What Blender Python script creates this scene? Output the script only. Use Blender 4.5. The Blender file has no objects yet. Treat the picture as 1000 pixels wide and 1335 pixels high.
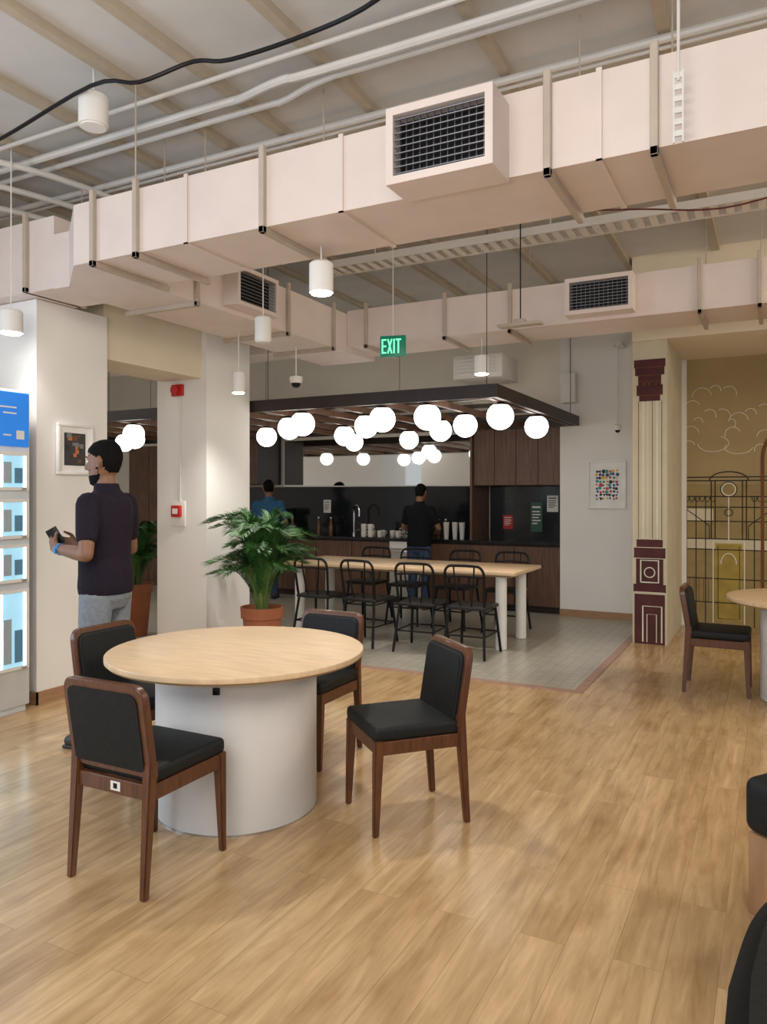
import bpy, bmesh, math, random
from mathutils import Vector, Matrix, Euler
random.seed(7)
R=math.radians
COL=bpy.context.scene.collection
KIDS={}
# ---------------------------------------------------------------- materials
MC={}
def mat(key,col=(.8,.8,.8),rough=.5,metal=0,var=.06,nscale=8,bump=0,emit=0,ecol=None,spec=None,coat=0,stretch=None):
    if key in MC: return MC[key]
    m=bpy.data.materials.new(key); m.use_nodes=True
    nt=m.node_tree; b=nt.nodes['Principled BSDF']
    tc=nt.nodes.new('ShaderNodeTexCoord'); n=nt.nodes.new('ShaderNodeTexNoise')
    mp=nt.nodes.new('ShaderNodeMapping')
    if stretch: mp.inputs['Scale'].default_value=stretch
    nt.links.new(tc.outputs['Object'],mp.inputs[0]); nt.links.new(mp.outputs[0],n.inputs['Vector'])
    n.inputs['Scale'].default_value=nscale; n.inputs['Detail'].default_value=4
    r=nt.nodes.new('ShaderNodeValToRGB')
    r.color_ramp.elements[0].position=.3; r.color_ramp.elements[1].position=.7
    r.color_ramp.elements[0].color=tuple(max(0,c*(1-var)) for c in col)+(1,)
    r.color_ramp.elements[1].color=tuple(min(1,c*(1+var)) for c in col)+(1,)
    nt.links.new(n.outputs[0],r.inputs[0]); nt.links.new(r.outputs[0],b.inputs['Base Color'])
    b.inputs['Roughness'].default_value=rough; b.inputs['Metallic'].default_value=metal
    if spec is not None: b.inputs['Specular IOR Level'].default_value=spec
    if coat: b.inputs['Coat Weight'].default_value=coat
    if bump:
        bp=nt.nodes.new('ShaderNodeBump'); bp.inputs['Strength'].default_value=bump; bp.inputs['Distance'].default_value=.01
        nt.links.new(n.outputs[0],bp.inputs['Height']); nt.links.new(bp.outputs[0],b.inputs['Normal'])
    if emit:
        b.inputs['Emission Color'].default_value=tuple(ecol or col)+(1,); b.inputs['Emission Strength'].default_value=emit
    MC[key]=m; return m

def wood_floor():
    m=bpy.data.materials.new('oak_planks'); m.use_nodes=True; nt=m.node_tree; b=nt.nodes['Principled BSDF']
    L=nt.links.new
    tc=nt.nodes.new('ShaderNodeTexCoord'); mp=nt.nodes.new('ShaderNodeMapping'); mp.inputs['Rotation'].default_value=(0,0,R(90))
    L(tc.outputs['Object'],mp.inputs[0])
    br=nt.nodes.new('ShaderNodeTexBrick'); L(mp.outputs[0],br.inputs['Vector'])
    br.offset=.37; br.inputs['Scale'].default_value=1; br.inputs['Brick Width'].default_value=1.25; br.inputs['Row Height'].default_value=.155
    br.inputs['Mortar Size'].default_value=.001; br.inputs['Mortar Smooth'].default_value=.3; br.inputs['Bias'].default_value=0
    br.inputs['Color1'].default_value=(.61,.425,.235,1); br.inputs['Color2'].default_value=(.51,.345,.18,1); br.inputs['Mortar'].default_value=(.34,.22,.115,1)
    m2=nt.nodes.new('ShaderNodeMapping'); m2.inputs['Scale'].default_value=(14,1.3,1); L(tc.outputs['Object'],m2.inputs[0])
    add=nt.nodes.new('ShaderNodeVectorMath'); add.operation='ADD'; L(m2.outputs[0],add.inputs[0])
    sc=nt.nodes.new('ShaderNodeVectorMath'); sc.operation='SCALE'; sc.inputs['Scale'].default_value=30; L(br.outputs['Color'],sc.inputs[0]); L(sc.outputs[0],add.inputs[1])
    n=nt.nodes.new('ShaderNodeTexNoise'); n.inputs['Scale'].default_value=1.6; n.inputs['Detail'].default_value=8; n.inputs['Roughness'].default_value=.65; n.inputs['Distortion'].default_value=.6
    L(add.outputs[0],n.inputs['Vector'])
    r=nt.nodes.new('ShaderNodeValToRGB'); r.color_ramp.elements[0].position=.28; r.color_ramp.elements[1].position=.7
    r.color_ramp.elements[0].color=(.66,.60,.53,1); r.color_ramp.elements[1].color=(1.1,1.1,1.1,1); L(n.outputs[0],r.inputs[0])
    mx=nt.nodes.new('ShaderNodeMixRGB'); mx.blend_type='MULTIPLY'; mx.inputs[0].default_value=1; L(br.outputs['Color'],mx.inputs[1]); L(r.outputs[0],mx.inputs[2])
    n2=nt.nodes.new('ShaderNodeTexNoise'); n2.inputs['Scale'].default_value=4; n2.inputs['Detail'].default_value=3; m3=nt.nodes.new('ShaderNodeMapping'); m3.inputs['Scale'].default_value=(1.6,.7,1)
    L(tc.outputs['Object'],m3.inputs[0]); L(m3.outputs[0],n2.inputs['Vector'])
    r2=nt.nodes.new('ShaderNodeValToRGB'); r2.color_ramp.elements[0].position=.25; r2.color_ramp.elements[0].color=(.76,.69,.62,1); r2.color_ramp.elements[1].position=.5; r2.color_ramp.elements[1].color=(1,1,1,1); L(n2.outputs[0],r2.inputs[0])
    mx2=nt.nodes.new('ShaderNodeMixRGB'); mx2.blend_type='MULTIPLY'; mx2.inputs[0].default_value=1; L(mx.outputs[0],mx2.inputs[1]); L(r2.outputs[0],mx2.inputs[2])
    L(mx2.outputs[0],b.inputs['Base Color']); b.inputs['Roughness'].default_value=.22
    bp=nt.nodes.new('ShaderNodeBump'); bp.inputs['Strength'].default_value=.12; bp.inputs['Distance'].default_value=.003; L(n.outputs[0],bp.inputs['Height']); L(bp.outputs[0],b.inputs['Normal'])
    return m
def tile_mat():
    m=bpy.data.materials.new('grey_floor_tiles'); m.use_nodes=True; nt=m.node_tree; b=nt.nodes['Principled BSDF']
    tc=nt.nodes.new('ShaderNodeTexCoord'); br=nt.nodes.new('ShaderNodeTexBrick'); nt.links.new(tc.outputs['Object'],br.inputs['Vector'])
    br.offset=0; br.inputs['Scale'].default_value=1; br.inputs['Brick Width'].default_value=.1; br.inputs['Row Height'].default_value=.1
    br.inputs['Mortar Size'].default_value=.004
    br.inputs['Color1'].default_value=(.46,.435,.37,1); br.inputs['Color2'].default_value=(.40,.38,.32,1); br.inputs['Mortar'].default_value=(.27,.255,.21,1)
    nt.links.new(br.outputs['Color'],b.inputs['Base Color']); b.inputs['Roughness'].default_value=.28
    return m
WHITE=mat('white_paint',(.78,.77,.74),.6,var=.02,nscale=3)
WALLW=mat('wall_white_paint',(.81,.80,.78),.7,var=.02,nscale=2)
CREAM=mat('cream_paint',(.75,.67,.53),.7,var=.03,nscale=2)
BACKW=mat('back_wall_paint',(.80,.76,.67),.7,var=.03,nscale=2)
CEIL=mat('ceiling_paint',(.60,.595,.58),.8,var=.05,nscale=3,bump=.1)
DUCT=mat('duct_paint',(.70,.605,.56),.5,var=.04,nscale=4)
DUCTB=mat('bracket_paint',(.46,.39,.32),.5,var=.06)
RIBM=mat('rib_paint',(.46,.39,.30),.6,var=.06)
PIPE=mat('conduit_paint',(.66,.64,.61),.45,var=.03)
OAK=mat('light_oak',(.70,.51,.32),.35,var=.10,nscale=3,stretch=(2,14,2))
OAKE=mat('ply_edge',(.36,.25,.13),.5,var=.1)
WALNUT=mat('walnut_stain',(.105,.038,.016),.35,var=.3,nscale=9,stretch=(6,6,1),coat=.2)
BLKUP=mat('black_upholstery',(.006,.008,.009),.6,var=.25,nscale=60,bump=.15,spec=.35)
BLK=mat('black_metal',(.012,.012,.013),.4,metal=.6)
DARKW=mat('dark_brown_frame',(.022,.012,.010),.5,var=.2)
CABW=mat('walnut_veneer',(.12,.060,.036),.45,var=.35,nscale=4,stretch=(10,10,.8))
STONE=mat('black_stone',(.009,.011,.013),.13,var=.3,nscale=25)
CHROME=mat('chrome',(.8,.8,.82),.12,metal=1)
STEEL=mat('brushed_steel',(.6,.6,.6),.3,metal=1)
TERRA=mat('terracotta',(.33,.11,.05),.75,var=.1,bump=.1)
SOIL=mat('potting_soil',(.03,.02,.012),.95,var=.4,nscale=40,bump=.5)
LEAF=mat('palm_leaf',(.035,.12,.025),.5,var=.55,nscale=6)
STEM=mat('palm_stem',(.12,.18,.045),.5,var=.3)
SKIN=mat('skin',(.22,.105,.058),.5,var=.06,nscale=20)
HAIR=mat('black_hair',(.004,.0035,.0035),.85,var=.3,nscale=60,bump=.3,spec=.15)
SHIRTM=mat('dark_plum_shirt',(.015,.010,.019),.85,var=.15,nscale=30,bump=.15,spec=.2)
SHIRTK=mat('black_shirt',(.006,.006,.008),.85,var=.2,nscale=30,spec=.2)
SHIRTB=mat('blue_shirt',(.02,.10,.22),.85,var=.15,nscale=30)
JEANG=mat('grey_jeans',(.20,.225,.26),.85,var=.15,nscale=40,bump=.1)
JEANB=mat('blue_jeans',(.03,.06,.13),.85,var=.2,nscale=40)
SHOE=mat('shoe_leather',(.03,.025,.02),.5)
EYEW=mat('eye_white',(.8,.78,.74),.2)
GLOBE=mat('opal_glass_glow',(1,.96,.9),.3,emit=4.5,ecol=(1,.94,.85))
LED=mat('downlight_lens',(1,1,1),.3,emit=25,ecol=(1,.96,.9))
MURT=mat('mural_tan',(.36,.275,.135),.8,var=.1,nscale=2)
MURC=mat('mural_cream',(.60,.54,.40),.8,var=.06,nscale=3)
MURM=mat('mural_maroon',(.075,.018,.02),.8,var=.2)
MUROC=mat('mural_ochre',(.36,.27,.06),.8,var=.15)
MUROL=mat('mural_olive',(.30,.225,.095),.8,var=.12)
INKW=mat('mural_white_ink',(.72,.70,.60),.8)
INKB=mat('mural_black_ink',(.02,.018,.015),.8)
BROWNI=mat('mural_brown_ink',(.16,.06,.02),.8)
RED=mat('red_plastic',(.5,.015,.015),.35)
BORD=mat('border_tile',(.40,.24,.19),.45,var=.1)
BASEW=mat('skirting_wood',(.36,.21,.11),.45,var=.15,stretch=(1,1,8))
# ---------------------------------------------------------------- geometry helpers
def cube(bm,c,s,bev=0,seg=2,rot=None,mi=0):
    M=Matrix.Translation(c)
    if rot is not None: M=M@Euler(rot).to_matrix().to_4x4()
    M=M@Matrix.Diagonal((s[0],s[1],s[2],1))
    r=bmesh.ops.create_cube(bm,size=1,matrix=M); vs=r['verts']
    for f in {f for v in vs for f in v.link_faces}: f.material_index=mi
    if bev>0:
        es=list({e for v in vs for e in v.link_edges})
        r=bmesh.ops.bevel(bm,geom=es,offset=min(bev,min(s)*.49),segments=seg,profile=.5,affect='EDGES',clamp_overlap=True)
def bx(bm,x0,x1,y0,y1,z0,z1,bev=0,seg=2,mi=0): cube(bm,((x0+x1)/2,(y0+y1)/2,(z0+z1)/2),(abs(x1-x0),abs(y1-y0),abs(z1-z0)),bev,seg,None,mi)
def cyl(bm,c,r1,r2,h,seg=32,axis='Z',mi=0,bev=0):
    M=Matrix.Translation(c)
    if axis=='X': M=M@Euler((0,R(90),0)).to_matrix().to_4x4()
    if axis=='Y': M=M@Euler((R(90),0,0)).to_matrix().to_4x4()
    r=bmesh.ops.create_cone(bm,cap_ends=True,segments=seg,radius1=r1,radius2=r2,depth=h,matrix=M)
    fs={f for v in r['verts'] for f in v.link_faces}
    for f in fs: f.material_index=mi
    if bev>0:
        es=list({e for f in fs if len(f.verts)>4 for e in f.edges})
        bmesh.ops.bevel(bm,geom=es,offset=bev,segments=3,profile=.5,affect='EDGES')
def ball(bm,c,r,seg=20,mi=0,rot=None):
    if not hasattr(r,'__len__'): r=(r,r,r)
    M=Matrix.Translation(c)
    if rot is not None: M=M@Euler(rot).to_matrix().to_4x4()
    M=M@Matrix.Diagonal((r[0],r[1],r[2],1))
    q=bmesh.ops.create_uvsphere(bm,u_segments=seg,v_segments=max(6,seg//2),radius=1,matrix=M)
    for f in {f for v in q['verts'] for f in v.link_faces}: f.material_index=mi
def catmull(pts,n=6):
    P=[Vector(p) for p in pts]
    if len(P)<3: return P
    out=[]
    for i in range(len(P)-1):
        p0=P[max(0,i-1)];p1=P[i];p2=P[i+1];p3=P[min(len(P)-1,i+2)]
        for k in range(n):
            t=k/n
            out.append(.5*((2*p1)+(p2-p0)*t+(2*p0-5*p1+4*p2-p3)*t*t+(3*p1-p0-3*p2+p3)*t**3))
    out.append(P[-1]); return out
def tube(bm,pts,r,n=8,mi=0,cap=True):
    P=[Vector(p) for p in pts]
    rs=r if hasattr(r,'__len__') else [r]*len(P)
    up=None; rings=[]
    for i,p in enumerate(P):
        t=(P[min(i+1,len(P)-1)]-P[max(i-1,0)])
        if t.length<1e-9: t=Vector((0,0,1))
        t.normalize()
        if up is None:
            up=Vector((0,0,1)) if abs(t.z)<.9 else Vector((1,0,0))
        a=up-t*up.dot(t)
        if a.length<1e-6: a=t.orthogonal()
        a.normalize(); b=t.cross(a); up=a
        rings.append([bm.verts.new(p+(a*math.cos(2*math.pi*k/n)+b*math.sin(2*math.pi*k/n))*rs[i]) for k in range(n)])
    for i in range(len(rings)-1):
        for k in range(n):
            f=bm.faces.new((rings[i][k],rings[i][(k+1)%n],rings[i+1][(k+1)%n],rings[i+1][k])); f.material_index=mi
    if cap:
        f=bm.faces.new(rings[0][::-1]); f.material_index=mi
        f=bm.faces.new(rings[-1]); f.material_index=mi
def prism(bm,poly,z0,z1,mi=0):
    a=[bm.verts.new((x,y,z0)) for x,y in poly]; b=[bm.verts.new((x,y,z1)) for x,y in poly]; n=len(poly)
    fs=[bm.faces.new(a[::-1]),bm.faces.new(b)]+[bm.faces.new((a[i],a[(i+1)%n],b[(i+1)%n],b[i])) for i in range(n)]
    for f in fs: f.material_index=mi
def lathe(bm,prof,n=32,mi=0,c=(0,0,0)):
    rings=[[bm.verts.new((c[0]+r*math.cos(2*math.pi*k/n),c[1]+r*math.sin(2*math.pi*k/n),c[2]+z)) for k in range(n)] for r,z in prof]
    for i in range(len(rings)-1):
        for k in range(n):
            f=bm.faces.new((rings[i][k],rings[i][(k+1)%n],rings[i+1][(k+1)%n],rings[i+1][k])); f.material_index=mi
    bm.faces.new(rings[0][::-1]).material_index=mi; bm.faces.new(rings[-1]).material_index=mi
def mk(name,bm,mats,smooth=True,ang=35,recalc=True):
    if recalc: bmesh.ops.recalc_face_normals(bm,faces=bm.faces[:])
    me=bpy.data.meshes.new(name); bm.to_mesh(me); bm.free()
    for m in (mats if isinstance(mats,(list,tuple)) else [mats]): me.materials.append(m)
    if smooth:
        for p in me.polygons: p.use_smooth=True
        me.set_sharp_from_angle(angle=R(ang))
    return me
def thing(name,label,cat,loc=(0,0,0),rz=0,group=None,kind=None):
    e=bpy.data.objects.new(name,None); e.empty_display_size=.1; e.location=loc; e.rotation_euler=(0,0,rz)
    e['label']=label; e['category']=cat
    if group: e['group']=group
    if kind: e['kind']=kind
    COL.objects.link(e); KIDS[e.name]=[]; return e
def part(par,name,bm,mats,label=None,smooth=True,ang=35,loc=None,kind=None):
    me=bm if isinstance(bm,bpy.types.Mesh) else mk(name,bm,mats,smooth,ang)
    o=bpy.data.objects.new(name,me); o.parent=par; COL.objects.link(o)
    if loc: o.location=loc
    if label: o['label']=label
    if kind: o['kind']=kind
    KIDS.setdefault(par.name,[]).append(o); KIDS[o.name]=[]; return o
def single(name,bm,mats,label=None,cat=None,loc=(0,0,0),rz=0,group=None,kind=None,smooth=True,ang=35):
    me=bm if isinstance(bm,bpy.types.Mesh) else mk(name,bm,mats,smooth,ang)
    o=bpy.data.objects.new(name,me); o.location=loc; o.rotation_euler=(0,0,rz); COL.objects.link(o)
    if label: o['label']=label
    if cat: o['category']=cat
    if group: o['group']=group
    if kind: o['kind']=kind
    KIDS[o.name]=[]; return o
def dup(src,loc,rz=None,label=None):
    e=src.copy(); e.location=loc
    if rz is not None: e.rotation_euler=(0,0,rz)
    if label: e['label']=label
    COL.objects.link(e); KIDS[e.name]=[]
    def rec(s,d):
        for c in KIDS[s.name]:
            cc=c.copy(); cc.parent=d; COL.objects.link(cc); KIDS[cc.name]=[]; KIDS[d.name].append(cc); rec(c,cc)
    rec(src,e); return e
def B(): return bmesh.new()
def struct(name,box,m,extra=None):
    bm=B(); bx(bm,*box); 
    o=single(name,bm,m,extra or (name.replace('_',' ')+' of the cafe room'),'structure',kind='structure',smooth=False); return o
# ---------------------------------------------------------------- room
CZ=3.9
fl=struct('floor',(-11.6,4,-4,10.1,-.1,0),wood_floor(),'light oak plank floor')
tl=struct('floor_tiles',(-11.4,-1.36,5.78,9.35,0,.004),tile_mat(),'grey ceramic tile floor of the pantry')
struct('trim_1',(-1.36,-1.29,5.71,9.27,0,.006),BORD,'terracotta border strip beside grey tiles')
struct('trim_2',(-11.4,-1.36,5.71,5.78,0,.006),BORD,'terracotta border strip beside grey tiles')
struct('ceiling',(-11.6,4,-4,10.1,CZ,CZ+.1),CEIL,'painted concrete slab ceiling')
struct('wall_back',(-11.6,-3.4,10.0,10.1,0,CZ),BACKW,'cream wall behind the pantry')
struct('wall_back_white',(-2.36,-.9,9.27,10.1,0,CZ),WALLW,'white wall beside the walnut cabinets')
struct('wall_back_niche',(-3.4,-2.36,10.0,10.1,0,CZ),BACKW,'cream wall behind the walnut cabinets')
struct('wall_mural',(-.9,4,9.3,10.1,0,3.05),MURT,'tan wall carrying a painted mural')
struct('wall_mural_upper',(-.9,4,9.2,10.1,3.05,CZ),CREAM,'cream bulkhead above the mural')
struct('wall_pillar',(-1.28,-.95,7.93,9.27,0,3.05),MURC,'cream pillar with painted column')
struct('wall_pillar_upper',(-1.28,4,7.9,9.2,3.05,CZ),CREAM,'cream bulkhead above the painted pillar')
struct('wall_left',(-11.7,-11.6,-4,10.1,0,CZ),WALLW)
struct('wall_left_pier',(-7.2,-4.68,3.62,4.26,0,2.9),WALLW,'white wall pier with wooden skirting')
struct('wall_column',(-5.27,-4.66,5.41,6.05,0,CZ),WALLW,'white square column between seating and pantry')
struct('wall_beam',(-5.2,-4.72,4.26,5.41,2.58,3.3),CREAM,'cream beam joining pier and column')
struct('baseboard_left',(-4.68,-4.66,3.6,4.28,0,.09),BASEW)
struct('baseboard_left_front',(-7.2,-4.66,3.6,3.62,0,.09),BASEW)
struct('baseboard_back',(-2.36,-1.28,9.25,9.27,0,.09),BASEW)
struct('trim_3',(-11.6,-3.57,9.7,10.0,2.55,2.62),WHITE,'white ledge above mirror')
rib=B(); bx(rib,-.03,.03,-3.9,10,CZ-.05,CZ)
ribm=mk('ceiling_rib',rib,RIBM,False)
for i,x in enumerate([-6.2,-5.3,-4.6,-3.95,-3.3,-2.85,-2.2,-1.34,-.5,.4,1.3]):
    single('ceiling_rib',ribm,None,'painted metal channel fixed under the ceiling','ceiling rib',(x,0,0),group='ceiling ribs')
# ---------------------------------------------------------------- ducts
def grille(par,face,c,w,h,out=.15):
    bm=B(); d=out
    if face=='Y-':
        t=.035
        cube(bm,(c[0],c[1]+d/2,c[2]+h/2-t/2),(w,d,t)); cube(bm,(c[0],c[1]+d/2,c[2]-h/2+t/2),(w,d,t))
        cube(bm,(c[0]-w/2+t/2,c[1]+d/2,c[2]),(t,d,h-2*t)); cube(bm,(c[0]+w/2-t/2,c[1]+d/2,c[2]),(t,d,h-2*t))
        part(par,'grille_box',bm,DUCT,smooth=False)
        bm=B(); cube(bm,(c[0],c[1]+.09,c[2]),(w-2*t,.01,h-2*t)); part(par,'grille_recess',bm,BLK,smooth=False)
        bm=B(); n=9
        for i in range(n): cube(bm,(c[0],c[1]+.02,c[2]-h/2+t+(i+.5)*(h-2*t)/n),(w-2*t,.018,.004),rot=(R(20),0,0))
        for i in range(13): cube(bm,(c[0]-w/2+t+(i+.5)*(w-2*t)/13,c[1]+.04,c[2]),(.003,.01,h-2*t))
        part(par,'grille',bm,mat('grille_metal',(.22,.22,.24),.45,metal=.6),'metal louvre grille',smooth=False)
    else:
        t=.03
        cube(bm,(c[0]-d/2,c[1],c[2]+h/2-t/2),(d,w,t)); cube(bm,(c[0]-d/2,c[1],c[2]-h/2+t/2),(d,w,t))
        cube(bm,(c[0]-d/2,c[1]-w/2+t/2,c[2]),(d,t,h-2*t)); cube(bm,(c[0]-d/2,c[1]+w/2-t/2,c[2]),(d,t,h-2*t))
        part(par,'grille_box',bm,DUCT,smooth=False)
        bm=B(); cube(bm,(c[0]-.08,c[1],c[2]),(.01,w-2*t,h-2*t)); part(par,'grille_recess',bm,BLK,smooth=False)
        bm=B()
        for i in range(9): cube(bm,(c[0]-.02,c[1],c[2]-h/2+t+(i+.5)*(h-2*t)/9),(.018,w-2*t,.004),rot=(0,R(20),0))
        part(par,'grille',bm,mat('grille_metal'),'metal louvre grille',smooth=False)
def ybracket(x,y0,y1,z0,z1,rod=False):
    bm=B(); t=.035
    bx(bm,x-.016,x+.016,y0-.03,y0,z0-t,z1+.05,.003,1)
    bx(bm,x-.016,x+.016,y0-.03,y1+.05,z0-t,z0,.003,1)
    bx(bm,x-.016,x+.016,y1,y1+.028,z0,z1+.05,.003,1)
    if rod: tube(bm,[(x,y0-.014,z1),(x,y0-.014,CZ-.001)],.005,6)
    tube(bm,[(x,y1+.014,z1),(x,y1+.014,CZ-.001)],.004,6)
    return bm
def xbracket(y,x0,x1,z0,z1):
    bm=B(); t=.035
    bx(bm,x1,x1+.028,y-.018,y+.018,z0-t,z1+.05,.003,1); bx(bm,x0-.05,x1+.028,y-.018,y+.018,z0-t,z0,.003,1)
    return bm
d1=thing('air_duct','pinkish cream painted air duct with brackets and a louvre grille','air duct')
bm=B(); prism(bm,[(2.6,3.2),(2.6,3.77),(-3.72,3.77),(-3.72,6.95),(-4.35,6.95),(-4.35,3.5),(-4.2,3.5),(-3.8,3.2)],2.9,3.27)
bx(bm,-6.6,-4.35,3.5,3.95,2.905,3.40)
part(d1,'duct_body',bm,DUCT,smooth=False)
for x in [-3.62,-3.27,-2.37,-.865,-.43,.4,1.4]: part(d1,'bracket',ybracket(x,3.2,3.77,2.9,3.27,x in (-3.27,)),DUCTB,smooth=False)
for x in [-4.62]: part(d1,'bracket',ybracket(x,3.5,3.95,2.94,3.40),DUCTB,smooth=False)
for y in [4.2,5.35,6.1]: part(d1,'bracket',xbracket(y,-4.35,-3.72,2.9,3.27),DUCTB,smooth=False)
for x in [-2.9,-1.9,-.65]:
    bm=B(); bx(bm,x-.012,x+.012,3.19,3.2,2.89,3.28); bx(bm,x-.012,x+.012,3.19,3.78,2.89,2.9); part(d1,'duct_seam',bm,DUCT,smooth=False)
grille(d1,'Y-',(-1.29,2.98,3.05),.50,.34,.22)
grille(d1,'X+',(-3.58,4.77,3.09),.52,.3,.14)
d2=thing('air_duct','cream painted air duct above the dining table with small grille','air duct')
bm=B(); bx(bm,-3.718,2.6,6.37,6.95,2.95,3.3); part(d2,'duct_body',bm,DUCT,smooth=False)
for x in [-3.5,-2.68,-2.06,-.52,-.1,1.2]: part(d2,'bracket',ybracket(x,6.37,6.95,2.95,3.3),DUCTB,smooth=False)
grille(d2,'Y-',(-1.27,6.2,3.13),.54,.3,.17)
d3=thing('air_duct','narrow white air duct hung over the pantry','air duct')
bm=B(); bx(bm,-7.5,-4.36,6.5,6.9,3.0,3.28); part(d3,'duct_body',bm,DUCT,smooth=False)
for x in [-6.2,-5.4,-4.5]: part(d3,'bracket',ybracket(x,6.5,6.9,3.0,3.28),DUCTB,smooth=False)
tr=B(); bx(tr,-3.6,2.6,5.60,5.62,3.48,3.54); bx(tr,-3.6,2.6,5.83,5.85,3.48,3.54)
for i in range(62): bx(tr,-3.6+i*.1,-3.55+i*.1,5.62,5.83,3.48,3.49)
for x in (-3,-1.5,0,1.5): tube(tr,[(x,5.61,3.54),(x,5.61,CZ-.001)],.005,6)
single('cable_tray',tr,PIPE,'white perforated cable tray hung below the ceiling','cable tray',smooth=False)
def pipe(name,pts,r,m,label,cat,n=5):
    bm=B(); tube(bm,catmull(pts,n),r,8); return single(name,bm,m,label,cat)
WC='white conduit along the ceiling'
pipe('conduit',[(-7,3.3,CZ-.07),(2.6,3.3,CZ-.07)],.014,PIPE,WC,'conduit')
pipe('conduit',[(-7,3.52,CZ-.075),(-3.2,3.52,CZ-.075),(-2.8,3.52,CZ-.08),(-2.4,3.41,CZ-.12),(-1.8,3.43,CZ-.12),(2.6,3.43,CZ-.12)],.024,PIPE,'white conduit with a bend along the ceiling','conduit')
pipe('conduit',[(-7,3.66,CZ-.075),(-3.0,3.66,CZ-.075),(-2.6,3.66,CZ-.08),(-2.2,3.54,CZ-.1),(-1.6,3.54,CZ-.1),(2.6,3.54,CZ-.1)],.018,PIPE,'white conduit with a bend along the ceiling','conduit')
pipe('conduit',[(-7,4.05,CZ-.08),(2.6,4.05,CZ-.08)],.022,PIPE,WC,'conduit')
pipe('conduit',[(-7,4.13,CZ-.08),(2.6,4.13,CZ-.08)],.012,PIPE,WC,'conduit')
pipe('conduit',[(-4.2,4.6,CZ-.07),(2.6,4.6,CZ-.07)],.012,PIPE,WC,'conduit')
pipe('conduit',[(-3.6,4.85,CZ-.1),(2.6,4.85,CZ-.1)],.03,PIPE,WC,'conduit')
pipe('conduit',[(-3.6,5.1,3.62),(2.6,5.1,3.62)],.016,PIPE,'white pipe hung below the ceiling','conduit')
pipe('conduit',[(-3.6,7.5,3.35),(2.6,7.5,3.35)],.02,PIPE,'white pipe behind the duct','conduit')
pipe('conduit',[(-9,5.2,3.45),(-4.4,5.2,3.45)],.03,PIPE,'white pipe beside the column','conduit')
pipe('conduit',[(-5.6,2.6,CZ-.14),(-4.9,3.0,CZ-.14),(-4.5,3.9,CZ-.14),(-4.45,6,CZ-.14)],.022,PIPE,'bent white conduit at the ceiling','conduit')
pipe('conduit',[(-5.9,2.7,CZ-.19),(-5.1,3.2,CZ-.19),(-4.75,4.2,CZ-.19),(-4.6,6,CZ-.19)],.022,PIPE,'bent white conduit at the ceiling','conduit')
pipe('conduit',[(-6.1,3.1,CZ-.24),(-5.3,3.5,CZ-.24),(-5.0,4.4,CZ-.24),(-4.9,5.3,CZ-.24)],.022,PIPE,'bent white conduit at the ceiling','conduit')
pipe('black_cable',[(-4.9,3.05,CZ-.22),(-4.26,3.03,3.7),(-3.26,2.86,3.7),(-2.95,2.9,3.66),(-2.66,2.98,3.73),(-2.43,3.0,3.69),(-1.98,3.03,3.71),(-1.57,2.95,3.7),(-1.2,2.9,3.84)],.011,BLK,'loose black cable sagging under the ceiling','cable')
pipe('red_cable',[(-1.2,5.4,3.52),(-.8,5.4,3.46),(-.3,5.4,3.38),(.3,5.4,3.44),(1.5,5.4,3.5)],.006,mat('dark_red_cable',(.12,.012,.012),.5),'thin dark red cable looping below the ceiling','cable')
pipe('hanger_rod',[(-.33,3.1,CZ-.002),(-.33,3.1,3.1)],.006,PIPE,'thin threaded rod hanging from the ceiling','hanger rod')
bm=B()
for i in range(6): 
    cube(bm,(-.33,3.1,3.12-i*.045),(.035,.008,.022)); 
bx(bm,-.35,-.343,3.095,3.105,2.86,3.14); bx(bm,-.317,-.31,3.095,3.105,2.86,3.14)
single('hanger_strip',bm,PIPE,'perforated metal hanger strip beside the duct','hanger strip',smooth=False)
def downlight(loc,r,h,top,lit=True,label='white cylindrical downlight, lit',p=80):
    e=thing('cylinder_downlight',label,'ceiling light',loc,group='cylinder downlights')
    bm=B(); lathe(bm,[(r,0),(r,h-.01),(r-.01,h),(r*.3,h)],28); part(e,'lamp_body',bm,WHITE)
    bm=B(); tube(bm,[(0,0,h-.002),(0,0,top-loc[2])],.004,8); part(e,'rod',bm,WHITE)
    bm=B(); cyl(bm,(0,0,-.004),r*.85,r*.85,.008,24); part(e,'lens',bm,LED if lit else WHITE)
    if lit:
        l=bpy.data.lights.new('downlight_beam','SPOT'); l.energy=p; l.spot_size=R(125); l.spot_blend=.8; l.color=(1,.94,.86); l.shadow_soft_size=r*.8
        o=bpy.data.objects.new('downlight_beam',l); o.location=(loc[0],loc[1],loc[2]-.02); COL.objects.link(o)
downlight((-2.27,3.6,2.64),.068,.17,2.9,p=90)
downlight((-4.60,3.36,2.6),.075,.15,CZ,p=25)
downlight((-4.1,5.17,2.38),.055,.18,2.9)
downlight((-2.41,6.6,2.62),.068,.17,2.95)
downlight((-3.32,4.47,2.62),.06,.18,CZ,False,'white cylindrical downlight, switched off')
downlight((-3.38,2.98,3.56),.08,.17,CZ,False,'white cylindrical ceiling unit, switched off')
e=thing('dome_camera','white dome security camera under the duct','camera',(-4.0,5.9,2.55))
bm=B(); lathe(bm,[(.05,0),(.06,.02),(.06,.06),(.02,.07)],24); part(e,'camera_housing',bm,WHITE)
bm=B(); ball(bm,(0,0,0),.045,16); part(e,'camera_dome',bm,BLK)
bm=B(); tube(bm,[(0,0,.06),(0,0,.35)],.006); part(e,'rod',bm,WHITE)
e=thing('sensor_mount','dark wire hanger carrying a flat plate','ceiling fitting',(-1.70,5.5,2.77))
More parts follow.
